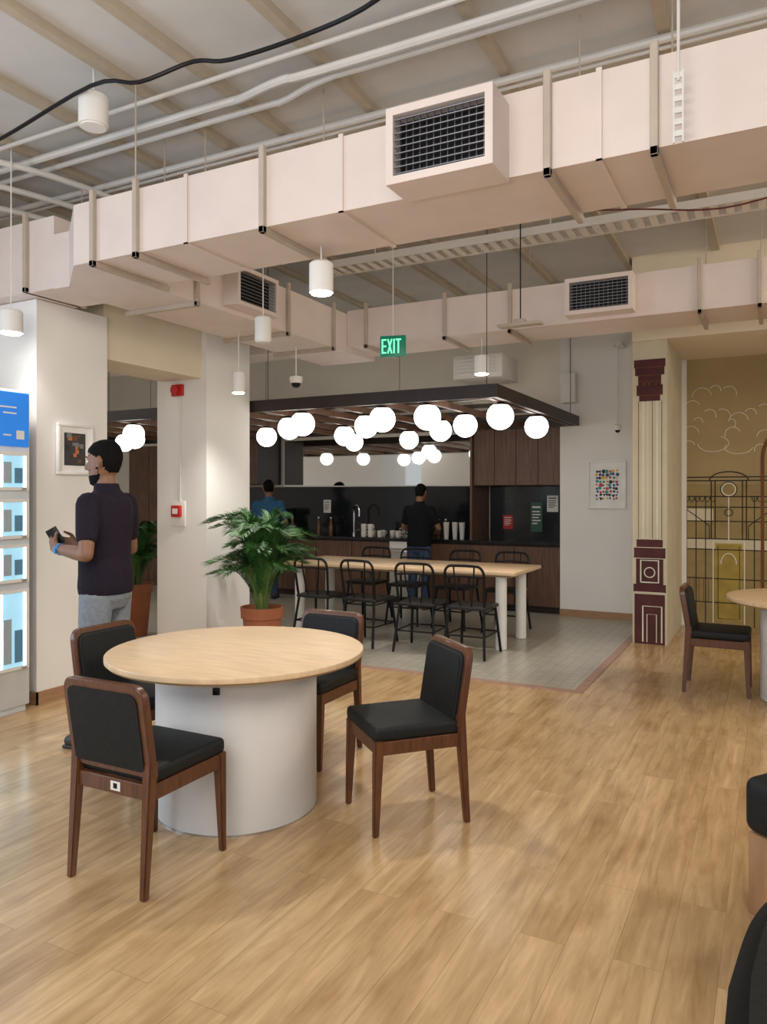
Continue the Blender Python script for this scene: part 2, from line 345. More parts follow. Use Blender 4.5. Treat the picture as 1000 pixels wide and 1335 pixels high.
bm=B(); tube(bm,[(0,0,.02),(0,0,CZ-2.771)],.005); part(e,'rod',bm,BLK)
bm=B(); cube(bm,(0,0,.01),(.34,.1,.02),.004); cube(bm,(0,0,.035),(.08,.08,.03),.004); part(e,'plate',bm,DUCTB)
# exit sign
e=thing('exit_sign','green illuminated emergency EXIT sign hung from the ceiling','exit sign',(-2.75,5.45,2.62),R(14))
e.scale=(.82,.82,.9)
bm=B(); bx(bm,-.13,.13,-.012,.012,0,.19,.004); part(e,'sign_panel',bm,mat('exit_green',(.0,.14,.08),.4,emit=.12,ecol=(0,.5,.25)))
EG=mat('exit_glow',(.2,.8,.45),.4,emit=1.1,ecol=(.15,.95,.5))
xx=-.112
for chh,wd in (('E',.058),('X',.06),('I',.028),('T',.058)):
    bm=B(); y0,y1=-.016,-.012; z0,z1=.03,.16; s=.014
    if chh=='E':
        bx(bm,xx,xx+s,y0,y1,z0,z1); 
        for z in (z0,(z0+z1)/2-s/2,z1-s): bx(bm,xx+s,xx+wd-.012,y0,y1,z,z+s)
    elif chh=='X':
        for s1 in (-1,1): cube(bm,(xx+.024,(y0+y1)/2,(z0+z1)/2),(s,.004,.135),rot=(0,s1*R(17),0))
    elif chh=='I': bx(bm,xx,xx+s,y0,y1,z0,z1)
    else:
        bx(bm,xx+.016,xx+.016+s,y0,y1,z0,z1-s); bx(bm,xx-.004,xx+.05,y0,y1,z1-s,z1)
    part(e,'letter',bm,EG,smooth=False); xx+=wd
bm=B(); tube(bm,[(0,0,.19),(0,0,(CZ-2.621)/.9)],.004); part(e,'rod',bm,WHITE)
bm=B(); bx(bm,-3.35,-2.75,8.2,8.8,2.85,3.12,.01); 
for i in range(5): bx(bm,-3.28,-2.82,8.185,8.2,2.9+i*.04,2.915+i*.04)
for x in (-3.3,-2.8): tube(bm,[(x,8.5,3.12),(x,8.5,CZ-.001)],.006)
single('air_conditioner_unit',bm,WHITE,'white boxed air conditioning unit hung over the pantry','air conditioner')
bm=B(); bx(bm,-2.32,-2.14,9.12,9.26,2.62,2.98,.01); bx(bm,-2.29,-2.17,9.105,9.12,2.68,2.85); tube(bm,[(-2.23,9.19,2.98),(-2.23,9.19,CZ-.001)],.01)
single('junction_box',bm,WHITE,'white metal service box hung before the white wall','service box')
e=thing('wall_camera','small white security camera on a drop pole','camera',(-1.62,9.0,2.25))
bm=B(); tube(bm,[(0,0,.06),(0,0,1.0)],.008); bx(bm,-.05,.05,-.03,.27,.99,1.02); part(e,'pole',bm,WHITE)
bm=B(); lathe(bm,[(.03,0),(.045,.02),(.045,.06),(.02,.07)],20); part(e,'camera_housing',bm,WHITE)
bm=B(); ball(bm,(0,0,0),.03,14); part(e,'camera_dome',bm,BLK)
# ---------------------------------------------------------------- pendant frame and globes
def pframe(x0,x1,y0,y1,xs,label):
    e=thing('pendant_frame',label,'light frame',((x0+x1)/2,(y0+y1)/2,2.33)); cx,cy=(x0+x1)/2,(y0+y1)/2
    X0,X1,Y0,Y1=x0-cx,x1-cx,y0-cy,y1-cy
    bm=B()
    bx(bm,X0,X1,Y0,Y0+.05,0,.115); bx(bm,X0,X1,Y1-.05,Y1,0,.115); bx(bm,X0,X0+.05,Y0+.05,Y1-.05,0,.115); bx(bm,X1-.05,X1,Y0+.05,Y1-.05,0,.115)
    part(e,'outer_frame',bm,DARKW,smooth=False)
    for x in xs:
        bm=B(); bx(bm,x-cx-.022,x-cx+.022,Y0+.05,Y1-.05,.0,.06); part(e,'slat',bm,CABW,smooth=False)
    n=5
    for i in range(1,n):
        bm=B(); y=Y0+i*(Y1-Y0)/n; bx(bm,X0+.05,X1-.05,y-.02,y+.02,.06,.1); part(e,'cross_bar',bm,DARKW,smooth=False)
    for x in (X0+.1,X0+2.4,X1-2.4,X1-.1):
        for y in (Y0+.025,Y1-.025):
            bm=B(); tube(bm,[(x,y,.115),(x,y,CZ-2.331)],.0035,6); part(e,'hanger_rod',bm,BLK)
XS=[-2.19,-2.79,-3.25,-3.73,-4.16,-4.56,-5.0,-5.48,-6.0,-6.6,-7.2,-7.8,-8.4]
pframe(-9.1,-2.09,6.1,9.12,XS,'long dark timber frame carrying glowing globe lamps above the table')
ge=thing('globe_pendant','glowing opal glass globe lamp under the timber frame','pendant lamp',(-2.19,6.48,2.205),group='globe lamps on the timber frame')
bm=B(); ball(bm,(0,0,0),.122,32); part(ge,'lamp_shade',bm,GLOBE)
bm=B(); lathe(bm,[(.07,.092),(.07,.108),(.03,.124)],20); part(ge,'lamp_cap',bm,BLK)
for x,y in [(-2.19,7.64),(-2.79,6.22),(-2.79,7.16),(-3.25,6.22),(-3.25,7.6),(-3.73,6.78),(-4.16,8.7),(-4.16,6.25),(-4.56,6.6),(-4.56,7.75),
            (-5.48,7.45),(-5.0,8.75),(-6.6,6.4),(-7.2,7.0),(-6.0,7.0),(-7.8,7.4)]:
    dup(ge,(x,y,2.205))
# ---------------------------------------------------------------- kitchen
BY0,BY1=9.3,9.975
cabb=thing('base_cabinet','walnut veneer base cabinet under black worktop','cabinet',(-2.664,0,0),group='base cabinets')
bm=B(); bx(bm,-.298,.298,BY0+.04,BY1,.08,.86); bx(bm,-.298,.298,BY0+.08,BY1,.004,.08); part(cabb,'cabinet_body',bm,DARKW,smooth=False)
bm=B(); bx(bm,-.296,.296,BY0+.02,BY0+.04,.09,.855,.002,1); dr=part(cabb,'door',bm,CABW,smooth=False)
bm=B(); bx(bm,-.29,.29,BY0+.012,BY0+.02,.84,.85); part(dr,'handle',bm,BLK,smooth=False)
for i in range(1,9):
    if i==3: continue
    dup(cabb,(-2.664-.6*i,0,0))
e=thing('dishwasher','stainless steel dishwasher under the worktop','dishwasher',(-4.464,0,0))
bm=B(); bx(bm,-.296,.296,BY0+.04,BY1,.004,.86); part(e,'appliance_body',bm,DARKW,smooth=False)
bm=B(); bx(bm,-.294,.294,BY0+.015,BY0+.04,.09,.75,.004,1); part(e,'door',bm,STEEL)
bm=B(); bx(bm,-.294,.294,BY0+.015,BY0+.04,.755,.855,.004,1); part(e,'control_panel',bm,WHITE)
bm=B(); tube(bm,[(-.22,BY0-.01,.72),(.22,BY0-.01,.72)],.008); tube(bm,[(-.22,BY0-.01,.72),(-.22,BY0+.02,.72)],.006); tube(bm,[(.22,BY0-.01,.72),(.22,BY0+.02,.72)],.006); part(e,'handle',bm,CHROME)
bm=B(); bx(bm,-7.8,-2.364,BY0-.01,BY1,.86,.9,.003,1); single('worktop',bm,STONE,'polished black stone worktop over walnut cabinets','worktop')
bm=B(); bx(bm,-7.8,-3.57,9.978,9.998,.86,1.62); single('backsplash',bm,STONE,'glossy black stone backsplash','backsplash',smooth=False)
bm=B(); bx(bm,-3.52,-2.364,9.978,9.998,.86,1.62); single('backsplash',bm,STONE,'glossy black stone backsplash in the walnut niche','backsplash',smooth=False)
MIR=mat('mirror_glass',(.92,.93,.90),.03,metal=1,var=.0)
e=thing('wall_mirror','long horizontal mirror above the black backsplash','mirror',(-5.3,9.995,1.64))
bm=B(); bx(bm,-1.7,1.7,-.01,0,0,.72); part(e,'mirror_glass',bm,MIR,smooth=False)
bm=B(); bx(bm,-1.72,1.72,-.02,0,-.015,0); bx(bm,-1.72,1.72,-.02,0,.72,.735); bx(bm,-1.72,-1.7,-.02,0,0,.72); bx(bm,1.7,1.72,-.02,0,0,.72); part(e,'mirror_frame',bm,WHITE,smooth=False)
uc=thing('wall_cabinet','walnut veneer wall cabinet above the counter','cabinet',(-2.512,0,1.62),group='wall cabinets')
bm=B(); bx(bm,-.144,.144,9.36,9.975,0,.80); part(uc,'cabinet_body',bm,DARKW,smooth=False)
bm=B(); bx(bm,-.142,.142,9.34,9.36,.003,.797,.002,1); part(uc,'door',bm,CABW,smooth=False)
for i in (1,2,3): dup(uc,(-2.512-.29*i,0,1.62))
for x in (-7.2,-7.49,-7.78): dup(uc,(x,0,1.66))
bm=B(); bx(bm,-3.56,-3.53,9.3,9.975,.901,2.43); single('cabinet_side_panel',bm,CABW,'walnut side panel framing the drinks niche','panel',smooth=False)
bm=B(); bx(bm,-3.56,-2.36,9.4,10,2.45,CZ); o=single('wall_bulkhead',bm,BACKW,'cream bulkhead above wall cabinets','structure',kind='structure',smooth=False)
tc_=thing('tall_cabinet','tall walnut cabinet behind the column','cabinet',(-9.2,9.25,0.004))
bm=B(); bx(bm,-.45,.45,.02,.7,0,2.3); part(tc_,'cabinet_body',bm,CABW,smooth=False)
for x in (-.225,.225):
    bm=B(); bx(bm,x-.22,x+.22,0,.02,.08,2.29); part(tc_,'door',bm,CABW,smooth=False)
e=thing('faucet','tall arched chrome kitchen faucet behind the counter','faucet',(-5.57,9.75,.9))
bm=B(); lathe(bm,[(.028,0),(.028,.03),(.018,.04)],20); part(e,'faucet_base',bm,CHROME)
bm=B(); tube(bm,catmull([(0,0,.03),(0,0,.25),(0,0,.36),(.03,-.03,.43),(.09,-.06,.44),(.13,-.08,.38),(.135,-.085,.28)],5),.014,10); part(e,'spout',bm,CHROME)
bm=B(); tube(bm,[(.02,0,.06),(.09,.0,.08)],.008); part(e,'lever',bm,CHROME)
MUG=mat('white_ceramic',(.75,.73,.68),.25,var=.03)
mg=thing('mug','white ceramic mug on the black worktop','mug',(-4.72,9.52,.9),group='mugs on the worktop')
bm=B(); lathe(bm,[(.034,0),(.04,.01),(.042,.09),(.038,.09),(.036,.015)],20); part(mg,'mug_body',bm,MUG)
bm=B(); tube(bm,catmull([(.04,0,.075),(.060,0,.07),(.062,0,.045),(.04,0,.02)],4),.005,8); part(mg,'handle',bm,MUG)
for x,y,z,r in [(-5.22,9.42,.9,.3),(-5.10,9.40,.9,-.4),(-4.97,9.44,.9,.2),(-5.15,9.56,.9,2),(-5.0,9.58,.9,1),(-5.22,9.42,.992,.8),(-5.10,9.40,.992,-.2),(-4.85,9.6,.9,-1)]: dup(mg,(x,y,z),r)
ke=thing('kettle','steel electric kettle with black handle','kettle',(-4.35,9.5,.9))
bm=B(); lathe(bm,[(.07,0),(.075,.02),(.06,.17),(.045,.2),(.01,.21)],24); part(ke,'kettle_body',bm,STEEL)
bm=B(); tube(bm,catmull([(.05,0,.19),(.12,0,.18),(.13,0,.1),(.075,0,.04)],5),.01,8); part(ke,'handle',bm,BLK)
bm=B(); tube(bm,[(-.05,0,.15),(-.09,0,.18)],[.02,.01],10); part(ke,'spout',bm,STEEL)
e=thing('dish_rack','white dish rack holding plates on the worktop','dish rack',(-4.62,9.75,.9))
bm=B()
for y in (-.1,.1):
    tube(bm,[(-.14,y,.01),(.14,y,.01)],.005); tube(bm,[(-.14,y,.12),(.14,y,.12)],.005)
for x in (-.14,-.07,0,.07,.14):
    for y in (-.1,.1): tube(bm,[(x,y,.01),(x,y,.12)],.003)
    tube(bm,[(x,-.1,.01),(x,.1,.01)],.003)
part(e,'rack_wire',bm,WHITE)
for x in (-.1,-.03,.04,.1):
    bm=B(); cyl(bm,(x,0,.12),.10,.10,.008,28,'X',bev=.002); part(e,'plate',bm,MUG)
cupm=B(); lathe(cupm,[(.03,0),(.042,.22),(.036,.22),(.02,.01)],20); cupm=mk('paper_cup_stack',cupm,MUG)
for x,y in [(-4.02,9.6),(-3.9,9.62),(-3.78,9.58)]: single('paper_cup_stack',cupm,None,'stack of white paper cups on the worktop','paper cups',(x,y,.9),group='cup stacks')
bt=thing('bottle','dark sauce bottle on the worktop','bottle',(-4.2,9.75,.9),group='bottles on the worktop')
bm=B(); lathe(bm,[(.035,0),(.035,.15),(.013,.2),(.013,.24)],20); part(bt,'bottle_body',bm,mat('amber_glass',(.10,.04,.01),.15))
bm=B(); cyl(bm,(0,0,.25),.015,.015,.02,16); part(bt,'cap',bm,WHITE)
for x in (-4.1,-3.66,-6.0,-6.2,-6.7): dup(bt,(x,9.78+random.uniform(-.03,.03),.9))
e=thing('coffee_machine','black coffee machine on the worktop','coffee machine',(-6.95,9.65,.9))
bm=B(); bx(bm,-.15,.15,0,.3,0,.38,.02); bx(bm,-.15,.15,-.15,0,0,.04,.01); bx(bm,-.15,.15,-.15,.01,.26,.38,.02); part(e,'machine_body',bm,BLK)
bm=B(); cyl(bm,(0,-.08,.235),.03,.03,.05,16); part(e,'brew_head',bm,CHROME)
def card(loc,w,h,m,label,cat,lines=None,lm=None):
    e=thing('notice_card',label,cat,loc)
    bm=B(); bx(bm,-w/2,w/2,-.006,0,0,h); part(e,'card',bm,m,smooth=False)
    if lines:
        bm=B()
        for (a,b_,c,d) in lines: bx(bm,a*w,b_*w,-.008,-.006,c*h,d*h)
        part(e,'printing',bm,lm,smooth=False)
LN=[(-.35,.35,.8,.86),(-.35,.3,.66,.7),(-.35,.35,.56,.6),(-.35,.2,.46,.5),(-.35,.35,.36,.4),(-.35,.1,.26,.3)]
card((-3.26,9.978,1.03),.14,.19,RED,'red notice card against the black backsplash','notice',LN,WHITE)
card((-2.86,9.978,1.0),.16,.4,mat('green_card',(.02,.09,.06),.5),'dark green notice card against the backsplash','notice',LN,WHITE)
card((-2.64,9.978,1.27),.15,.22,WHITE,'white printed notice on the black backsplash','notice',LN,INKB)
card((-6.18,9.978,1.22),.13,.2,WHITE,'white printed notice above the sink','notice',LN,INKB)
# ---------------------------------------------------------------- picture frames
def picture(loc,rz,w,h,label,bg,cols,mode):
    e=thing('framed_picture',label,'framed picture',loc,rz)
    t=.022
    bm=B(); bx(bm,-w/2,w/2,-.03,0,h/2-t,h/2,.003); bx(bm,-w/2,w/2,-.03,0,-h/2,-h/2+t,.003); bx(bm,-w/2,-w/2+t,-.03,0,-h/2+t,h/2-t,.003); bx(bm,w/2-t,w/2,-.03,0,-h/2+t,h/2-t,.003)
    part(e,'frame',bm,mat('frame_white',(.82,.81,.8),.4))
    bm=B(); bx(bm,-w/2+t,w/2-t,-.012,0,-h/2+t,h/2-t); part(e,'mount_board',bm,mat('mount_white',(.85,.85,.83),.7),smooth=False)
    aw,ah=w*.30,h*.32
    bm=B()
    if mode=='shapes':
        k0=0
        for i in range(7):
            for j in range(9):
                x=-aw+(i+.5)*2*aw/7+random.uniform(-.008,.008); z=-ah+(j+.5)*2*ah/9+random.uniform(-.008,.008); s=random.uniform(.014,.028); n=random.choice([3,4,5,6]); a0=random.uniform(0,6); k0+=1
                v=[bm.verts.new((x+s*math.cos(a0+6.283*k/n),-.013-.00005*k0,z+s*math.sin(a0+6.283*k/n))) for k in range(n)]
                f=bm.faces.new(v); f.material_index=random.randrange(len(cols))
    else:
        bx(bm,-aw,aw,-.014,-.012,-ah,ah,mi=0)
        for i in range(14):
            x=random.uniform(-aw*.7,aw*.7); z=random.uniform(-ah*.8,ah*.8); s=random.uniform(.012,.028)
            bx(bm,x-s,x+s*.6,-.0145-.00008*i,-.014,z-s*.4,z+s,mi=1+i%(len(cols)-1))
    part(e,'artwork',bm,cols,smooth=False)
cm=lambda n,c: mat('art_'+n,c,.6)
picture((-1.79,9.268,1.62),0,.45,.58,'white framed print of scattered coloured shapes on white wall',None,[cm('red',(.55,.05,.04)),cm('navy',(.03,.06,.2)),cm('yellow',(.7,.45,.08)),cm('teal',(.05,.3,.28)),cm('black',(.02,.02,.02))],'shapes')
picture((-4.678,3.94,1.84),R(90),.32,.38,'white framed dark and orange print on the pier',None,[cm('dark',(.04,.035,.04)),cm('orange',(.5,.16,.04)),cm('grey',(.2,.2,.2)),cm('brown',(.14,.06,.03)),cm('black',(.02,.02,.02))],'dark')
e=thing('fire_sounder','red fire alarm sounder on the white column','fire alarm',(-5.0,5.41,2.43))
bm=B(); bx(bm,-.07,.07,-.03,0,0,.11,.008); part(e,'sounder_base',bm,RED); bm=B(); cyl(bm,(0,-.045,.055),.035,.045,.04,20,'Y'); part(e,'sounder_horn',bm,RED)
e=thing('fire_call_point','red manual call point with white backplate on column','fire alarm',(-5.0,5.41,1.2))
bm=B(); bx(bm,-.09,.09,-.015,0,0,.24,.005); part(e,'backplate',bm,WHITE)
bm=B(); bx(bm,-.055,.055,-.05,-.015,.09,.2,.008); part(e,'call_box',bm,RED)
bm=B(); bx(bm,-.03,.03,-.054,-.05,.12,.17); part(e,'press_glass',bm,WHITE,smooth=False)
pipe('conduit',[(-4.97,5.40,1.44),(-4.97,5.40,2.43)],.01,PIPE,'white conduit on the column','conduit')
# ---------------------------------------------------------------- mural
def rib2(bm,pts,w,y,mi):
    P=[Vector((p[0],p[1])) for p in pts]; L=[];Rr=[]
    for i,p in enumerate(P):
        t=P[min(i+1,len(P)-1)]-P[max(0,i-1)]; t=t.normalized() if t.length>0 else Vector((1,0)); n=Vector((-t.y,t.x))*w/2
        L.append(bm.verts.new((p.x+n.x,y,p.y+n.y))); Rr.append(bm.verts.new((p.x-n.x,y,p.y-n.y)))
    for i in range(len(P)-1):
        f=bm.faces.new((L[i],L[i+1],Rr[i+1],Rr[i])); f.material_index=mi
def arc(cx,cz,r,a0,a1,n=16,rz=None):
    return [(cx+r*math.cos(R(a0+(a1-a0)*k/n)),cz+(rz or r)*math.sin(R(a0+(a1-a0)*k/n))) for k in range(n+1)]
def rect(bm,x0,x1,z0,z1,y,mi):
    f=bm.faces.new([bm.verts.new(q) for q in ((x0,y,z0),(x1,y,z0),(x1,y,z1),(x0,y,z1))]); f.material_index=mi
MM=[MUROC,MUROL,INKW,INKB,BROWNI,MURM,MURC]
bm=B(); Y=9.296
rect(bm,-.94,3,0,1.62,Y,1); rect(bm,-.94,3,.88,1.0,Y-.0005,6); rect(bm,-.94,-.62,1.2,1.34,Y-.0005,6)
rect(bm,-.60,-.32,.08,.95,Y-.001,0)
for z in (1.70,1.66,1.48,1.36,1.2,1.0,.88,.55,.28): rib2(bm,[(-.94,z),(3,z)],.012,Y-.0015,3)
for x in (-.9,-.80,-.70,-.20,-.12,-.02): rib2(bm,[(x,.02),(x,1.48)],.010,Y-.0015,3)
for x in (-.64,-.60,-.32,-.28): rib2(bm,[(x,1.0),(x,1.66)],.012,Y-.002,3)
rib2(bm,arc(-.46,1.66,.2,0,180,16,.10),.012,Y-.002,3); rib2(bm,arc(-.46,1.56,.07,0,360,24),.012,Y-.002,2); rib2(bm,arc(-.46,1.56,.085,0,360,24),.008,Y-.0025,3); rib2(bm,arc(-.46,1.3,.04,0,360,16),.01,Y-.002,3)
rib2(bm,[(-.46,1.48),(-.46,.98)],.012,Y-.002,2); rib2(bm,[(-.62,.05),(-.62,.98),(-.30,.98),(-.30,.05)],.012,Y-.002,2); rib2(bm,[(-.57,.1),(-.57,.92),(-.35,.92),(-.35,.1),(-.57,.1)],.008,Y-.002,3)
rib2(bm,arc(-.46,.72,.08,0,180,12,.12),.01,Y-.0025,2)
for k in range(6): rib2(bm,arc(-.90+.055*k,1.48,.026,180,360,8,.06),.008,Y-.002,3)
for k in range(7): rib2(bm,arc(-.2+.055*k,1.48,.026,180,360,8,.06),.008,Y-.002,3)
for k in range(6): rib2(bm,[(-.92+.05*k,.28),(-.92+.05*k,.55)],.006,Y-.002,4)
rib2(bm,[(-.94,1.36),(-.66,1.15),(-.66,1.0)],.01,Y-.002,3); rib2(bm,[(.0,1.36),(-.26,1.15),(-.26,1.0)],.01,Y-.002,3)
def cloud(pts,r):
    for i,(cx,cz) in enumerate(pts): rib2(bm,arc(cx,cz,r*(1+.3*math.sin(i*2.1)),200-i*22,20-i*14,12),.007,Y-.002,2)
cloud([(-.88,2.05),(-.86,2.2),(-.78,2.33),(-.66,2.4),(-.53,2.38),(-.44,2.3)],.07)
cloud([(-.84,2.5),(-.74,2.62),(-.6,2.68),(-.46,2.64)],.08)
cloud([(-.42,2.18),(-.36,2.32),(-.24,2.4),(-.1,2.42),(.05,2.38),(.16,2.28)],.08)
cloud([(-.14,2.0),(-.1,2.14),(0,2.22),(.12,2.2)],.06)
rib2(bm,arc(-.62,2.08,.16,180,420,26,.09),.007,Y-.002,2); rib2(bm,arc(-.36,2.03,.14,150,360,18,.07),.007,Y-.002,2)
rib2(bm,[(-.12,.0),(-.12,1.9)]+arc(.13,1.9,.25,180,0,18,.33)+[(.38,1.9),(.38,0)],.035,Y-.003,4)
rib2(bm,[(-.06,.0),(-.06,1.88)]+arc(.13,1.88,.19,180,0,18,.27)+[(.32,1.88),(.32,0)],.012,Y-.0035,2)
single('gate_mural',bm,MM,'tan wall mural of ornate gates and white outlined clouds','mural',smooth=False)
bm=B(); Y=7.927; x0,x1=-1.27,-.965
rect(bm,-1.23,-.99,1.05,2.46,Y,6)
for k in range(6): rib2(bm,[(-1.22+.044*k,1.06),(-1.22+.044*k,2.44)],.006 if k not in(1,4) else .014,Y-.001,4 if k in (0,3,5) else 2)
for (w,z0,z1) in [(.20,2.44,2.50),(.25,2.50,2.60),(.22,2.60,2.70),(.28,2.70,2.78),(.30,2.78,2.86)]:
    rect(bm,-1.115-w/2,-1.115+w/2,z0,z1,Y-.001,5)
for z in (2.5,2.6,2.7,2.78): rib2(bm,[(-1.24,z),(-.99,z)],.006,Y-.002,4)
for k in range(4): rib2(bm,arc(-1.2+.057*k,2.62,.022,0,360,10),.006,Y-.002,4)
for (w,z0,z1) in [(.25,.97,1.05),(.30,.86,.97),(.26,.6,.86),(.31,.52,.6),(.29,.0,.5)]:
    rect(bm,-1.115-w/2,-1.115+w/2,z0,z1,Y-.001,5)
rib2(bm,[(-1.2,.62),(-1.2,.84),(-1.03,.84),(-1.03,.62),(-1.2,.62)],.014,Y-.002,2); rib2(bm,arc(-1.115,.72,.05,0,360,16),.01,Y-.002,2)
rib2(bm,[(-1.18,.02),(-1.18,.38),(-1.0,.38),(-1.0,.02)],.014,Y-.002,2); rib2(bm,[(-1.14,.02),(-1.14,.3),(-1.05,.3),(-1.05,.02)],.008,Y-.002,2)
for z in (.52,.86,.97): rib2(bm,[(-1.26,z),(-.97,z)],.006,Y-.002,2)
single('column_mural',bm,MM,'painted maroon and cream classical column on the pillar','mural',smooth=False)
# ---------------------------------------------------------------- round table
def round_table(loc,label):
    e=thing('round_table',label,'table',loc)
    bm=B(); cyl(bm,(0,0,.738),.615,.615,.026,96,bev=.004); part(e,'table_top',bm,OAK)
    bm=B(); cyl(bm,(0,0,.722),.603,.611,.012,96); part(e,'table_edge',bm,OAKE,'dark plywood underside edge')
    bm=B(); cyl(bm,(0,0,.359),.385,.385,.714,80,bev=.004); part(e,'table_base',bm,mat('table_base_white',(.74,.73,.72),.5,var=.03))
    bm=B(); a=R(-65); c=(.388*math.cos(a),.388*math.sin(a),.64); cube(bm,c,(.02,.03,.03),.002,rot=(0,0,a)); part(e,'cable_grommet',bm,BLK,'small dark cable socket')
    bm=B(); cyl(bm,(0,0,.004),.388,.388,.008,80); part(e,'base_ring',bm,STEEL)
    return e
rt=round_table((-2.33,2.93,0),'round light oak table on a white drum base')
round_table((.29,6.25,0),'round light oak table near the painted mural')
# ---------------------------------------------------------------- dining chair
def dchair():
    e=thing('dining_chair','x','chair',group='wooden dining chairs')
    bm=B(); cube(bm,(0,.0,.445),(.41,.42,.065),.022,4)
    part(e,'seat',bm,BLKUP)
    bm=B(); bx(bm,-.20,.20,.17,.20,.355,.415,.004,1); bx(bm,-.19,.19,-.225,-.195,.355,.415,.004,1)
    bx(bm,-.205,-.175,-.2,.18,.355,.415,.004,1); bx(bm,.175,.205,-.2,.18,.355,.415,.004,1); part(e,'seat_frame',bm,WALNUT)
    def leg(top,bot,s0,s1):
        b=B(); q=[]
        for p,s in ((bot,s1),(top,s0)):
            q.append([b.verts.new((p[0]+dx*s/2,p[1]+dy*s/2,p[2])) for dx,dy in ((-1,-1),(1,-1),(1,1),(-1,1))])
        b.faces.new(q[0][::-1]); b.faces.new(q[1])
        for k in range(4): b.faces.new((q[0][k],q[0][(k+1)%4],q[1][(k+1)%4],q[1][k]))
        bmesh.ops.recalc_face_normals(b,faces=b.faces[:])
        bmesh.ops.bevel(b,geom=[x for x in b.edges],offset=.005,segments=2,affect='EDGES'); return b
    part(e,'leg',leg((-.188,.185,.42),(-.193,.2,0),.044,.026),WALNUT); part(e,'leg',leg((.188,.185,.42),(.193,.2,0),.044,.026),WALNUT)
    part(e,'leg',leg((-.19,-.21,.5),(-.193,-.245,0),.044,.028),WALNUT); part(e,'leg',leg((.19,-.21,.5),(.193,-.245,0),.044,.028),WALNUT)
    def outline(w,z0,z1,rt,rb):
        pts=[]
        for cx,cz,a0,r in ((w-rb,z0+rb,-90,rb),(w-rt,z1-rt,0,rt),(-w+rt,z1-rt,90,rt),(-w+rb,z0+rb,180,rb)):
            for k in range(7): a=R(a0+k*15); pts.append((cx+r*math.cos(a),cz+r*math.sin(a)))
        return pts
    def slab(pts,y0,y1,bev):
        b=B(); A=[b.verts.new((x,y0,z)) for x,z in pts]; C=[b.verts.new((x,y1,z)) for x,z in pts]; n=len(pts)
        b.faces.new(A[::-1]); b.faces.new(C)
        for k in range(n): b.faces.new((A[k],A[(k+1)%n],C[(k+1)%n],C[k]))
        bmesh.ops.recalc_face_normals(b,faces=b.faces[:])
        es=[x for x in b.edges if abs(x.verts[0].co.y-x.verts[1].co.y)<1e-6]
        bmesh.ops.bevel(b,geom=es,offset=bev,segments=3,affect='EDGES')
        for v in b.verts:
            z=v.co.z; v.co.y+= -.195-(z-.42)*.17 + (.1*(v.co.x**2) if z>.5 else 0)
        return b
    part(e,'backrest_frame',slab(outline(.213,.44,.795,.055,.01),-.024,.012,.006),WALNUT)
    part(e,'backrest',slab(outline(.192,.455,.772,.045,.015),-.030,.032,.01),BLKUP)
    return e
ch=dchair()
def setc(e,x,y,ang,label):
    e.location=(x,y,0); e.rotation_euler=(0,0,R(ang-90)); e['label']=label
setc(ch,-2.26,2.30,90,'walnut chair with black seat, its back turned, small white tag')
c2=dup(ch,(0,0,0)); setc(c2,-1.56,3.18,228,'walnut chair with black seat pulled out from round table')
c3=dup(ch,(0,0,0)); setc(c3,-2.99,2.93,0,'walnut chair with black seat tucked beside the standing man')
c4=dup(ch,(0,0,0)); setc(c4,-2.38,3.65,-90,'walnut chair with black seat behind the round table')
c5=dup(ch,(0,0,0)); setc(c5,-.37,6.33,0,'walnut chair with black seat beside the mural table')
bm=B(); bx(bm,-.0,.05,-.2265,-.225,.37,.405); bx(bm,.015,.035,-.2272,-.2265,.378,.398,mi=1); part(ch,'tag',bm,[WHITE,BLK],'white inventory tag',smooth=False)
# ---------------------------------------------------------------- long table + metal chairs
e=thing('long_table','long light oak communal table on white cylinder legs','table',(-3.5,7.3,.004))
bm=B(); bx(bm,-1.33,1.33,-.45,.45,.725,.76,.006); part(e,'table_top',bm,OAK)
bm=B(); bx(bm,-1.28,1.28,-.4,.4,.705,.724); part(e,'apron',bm,OAKE,smooth=False)
for x in (-1.18,1.15):
    for y in (-.32,.32):
        bm=B(); cyl(bm,(x,y,.354),.055,.055,.70,28); part(e,'leg',bm,WHITE)
mc=thing('metal_chair','black metal tube chair at the long table','chair',group='black metal chairs')
bm=B(); cube(bm,(0,.0,.452),(.39,.38,.035),.012,3); part(mc,'seat',bm,mat('black_seat_vinyl',(.010,.010,.010),.45))
for sx in (-1,1):
    bm=B(); tube(bm,[(sx*.165,.16,.44),(sx*.2,.22,0.0)],.013,10); part(mc,'leg',bm,BLK)
    bm=B(); tube(bm,[(sx*.17,-.17,.44),(sx*.205,-.25,0.0)],.013,10); part(mc,'leg',bm,BLK)
bm=B(); tube(bm,catmull([(-.175,-.17,.44),(-.185,-.2,.62),(-.19,-.225,.77),(-.16,-.235,.83),(-.1,-.238,.845),(.1,-.238,.845),(.16,-.235,.83),(.19,-.225,.77),(.185,-.2,.62),(.175,-.17,.44)],5),.013,10)
tube(bm,catmull([(-.187,-.21,.74),(0,-.225,.75),(.187,-.21,.74)],5),.010,8)
tube(bm,catmull([(-.1,-.235,.84),(-.09,-.22,.7),(-.06,-.19,.5),(-.05,-.17,.45)],5),.008,8); tube(bm,catmull([(.1,-.235,.84),(.09,-.22,.7),(.06,-.19,.5),(.05,-.17,.45)],5),.008,8)
part(mc,'backrest',bm,BLK)
bm=B()
for a,b_ in (((-.185,.19,.2),(.185,.19,.2)),((-.19,-.21,.2),(.19,-.21,.2)),((-.185,.19,.2),(-.19,-.21,.2)),((.185,.19,.2),(.19,-.21,.2))): tube(bm,[a,b_],.008,8)
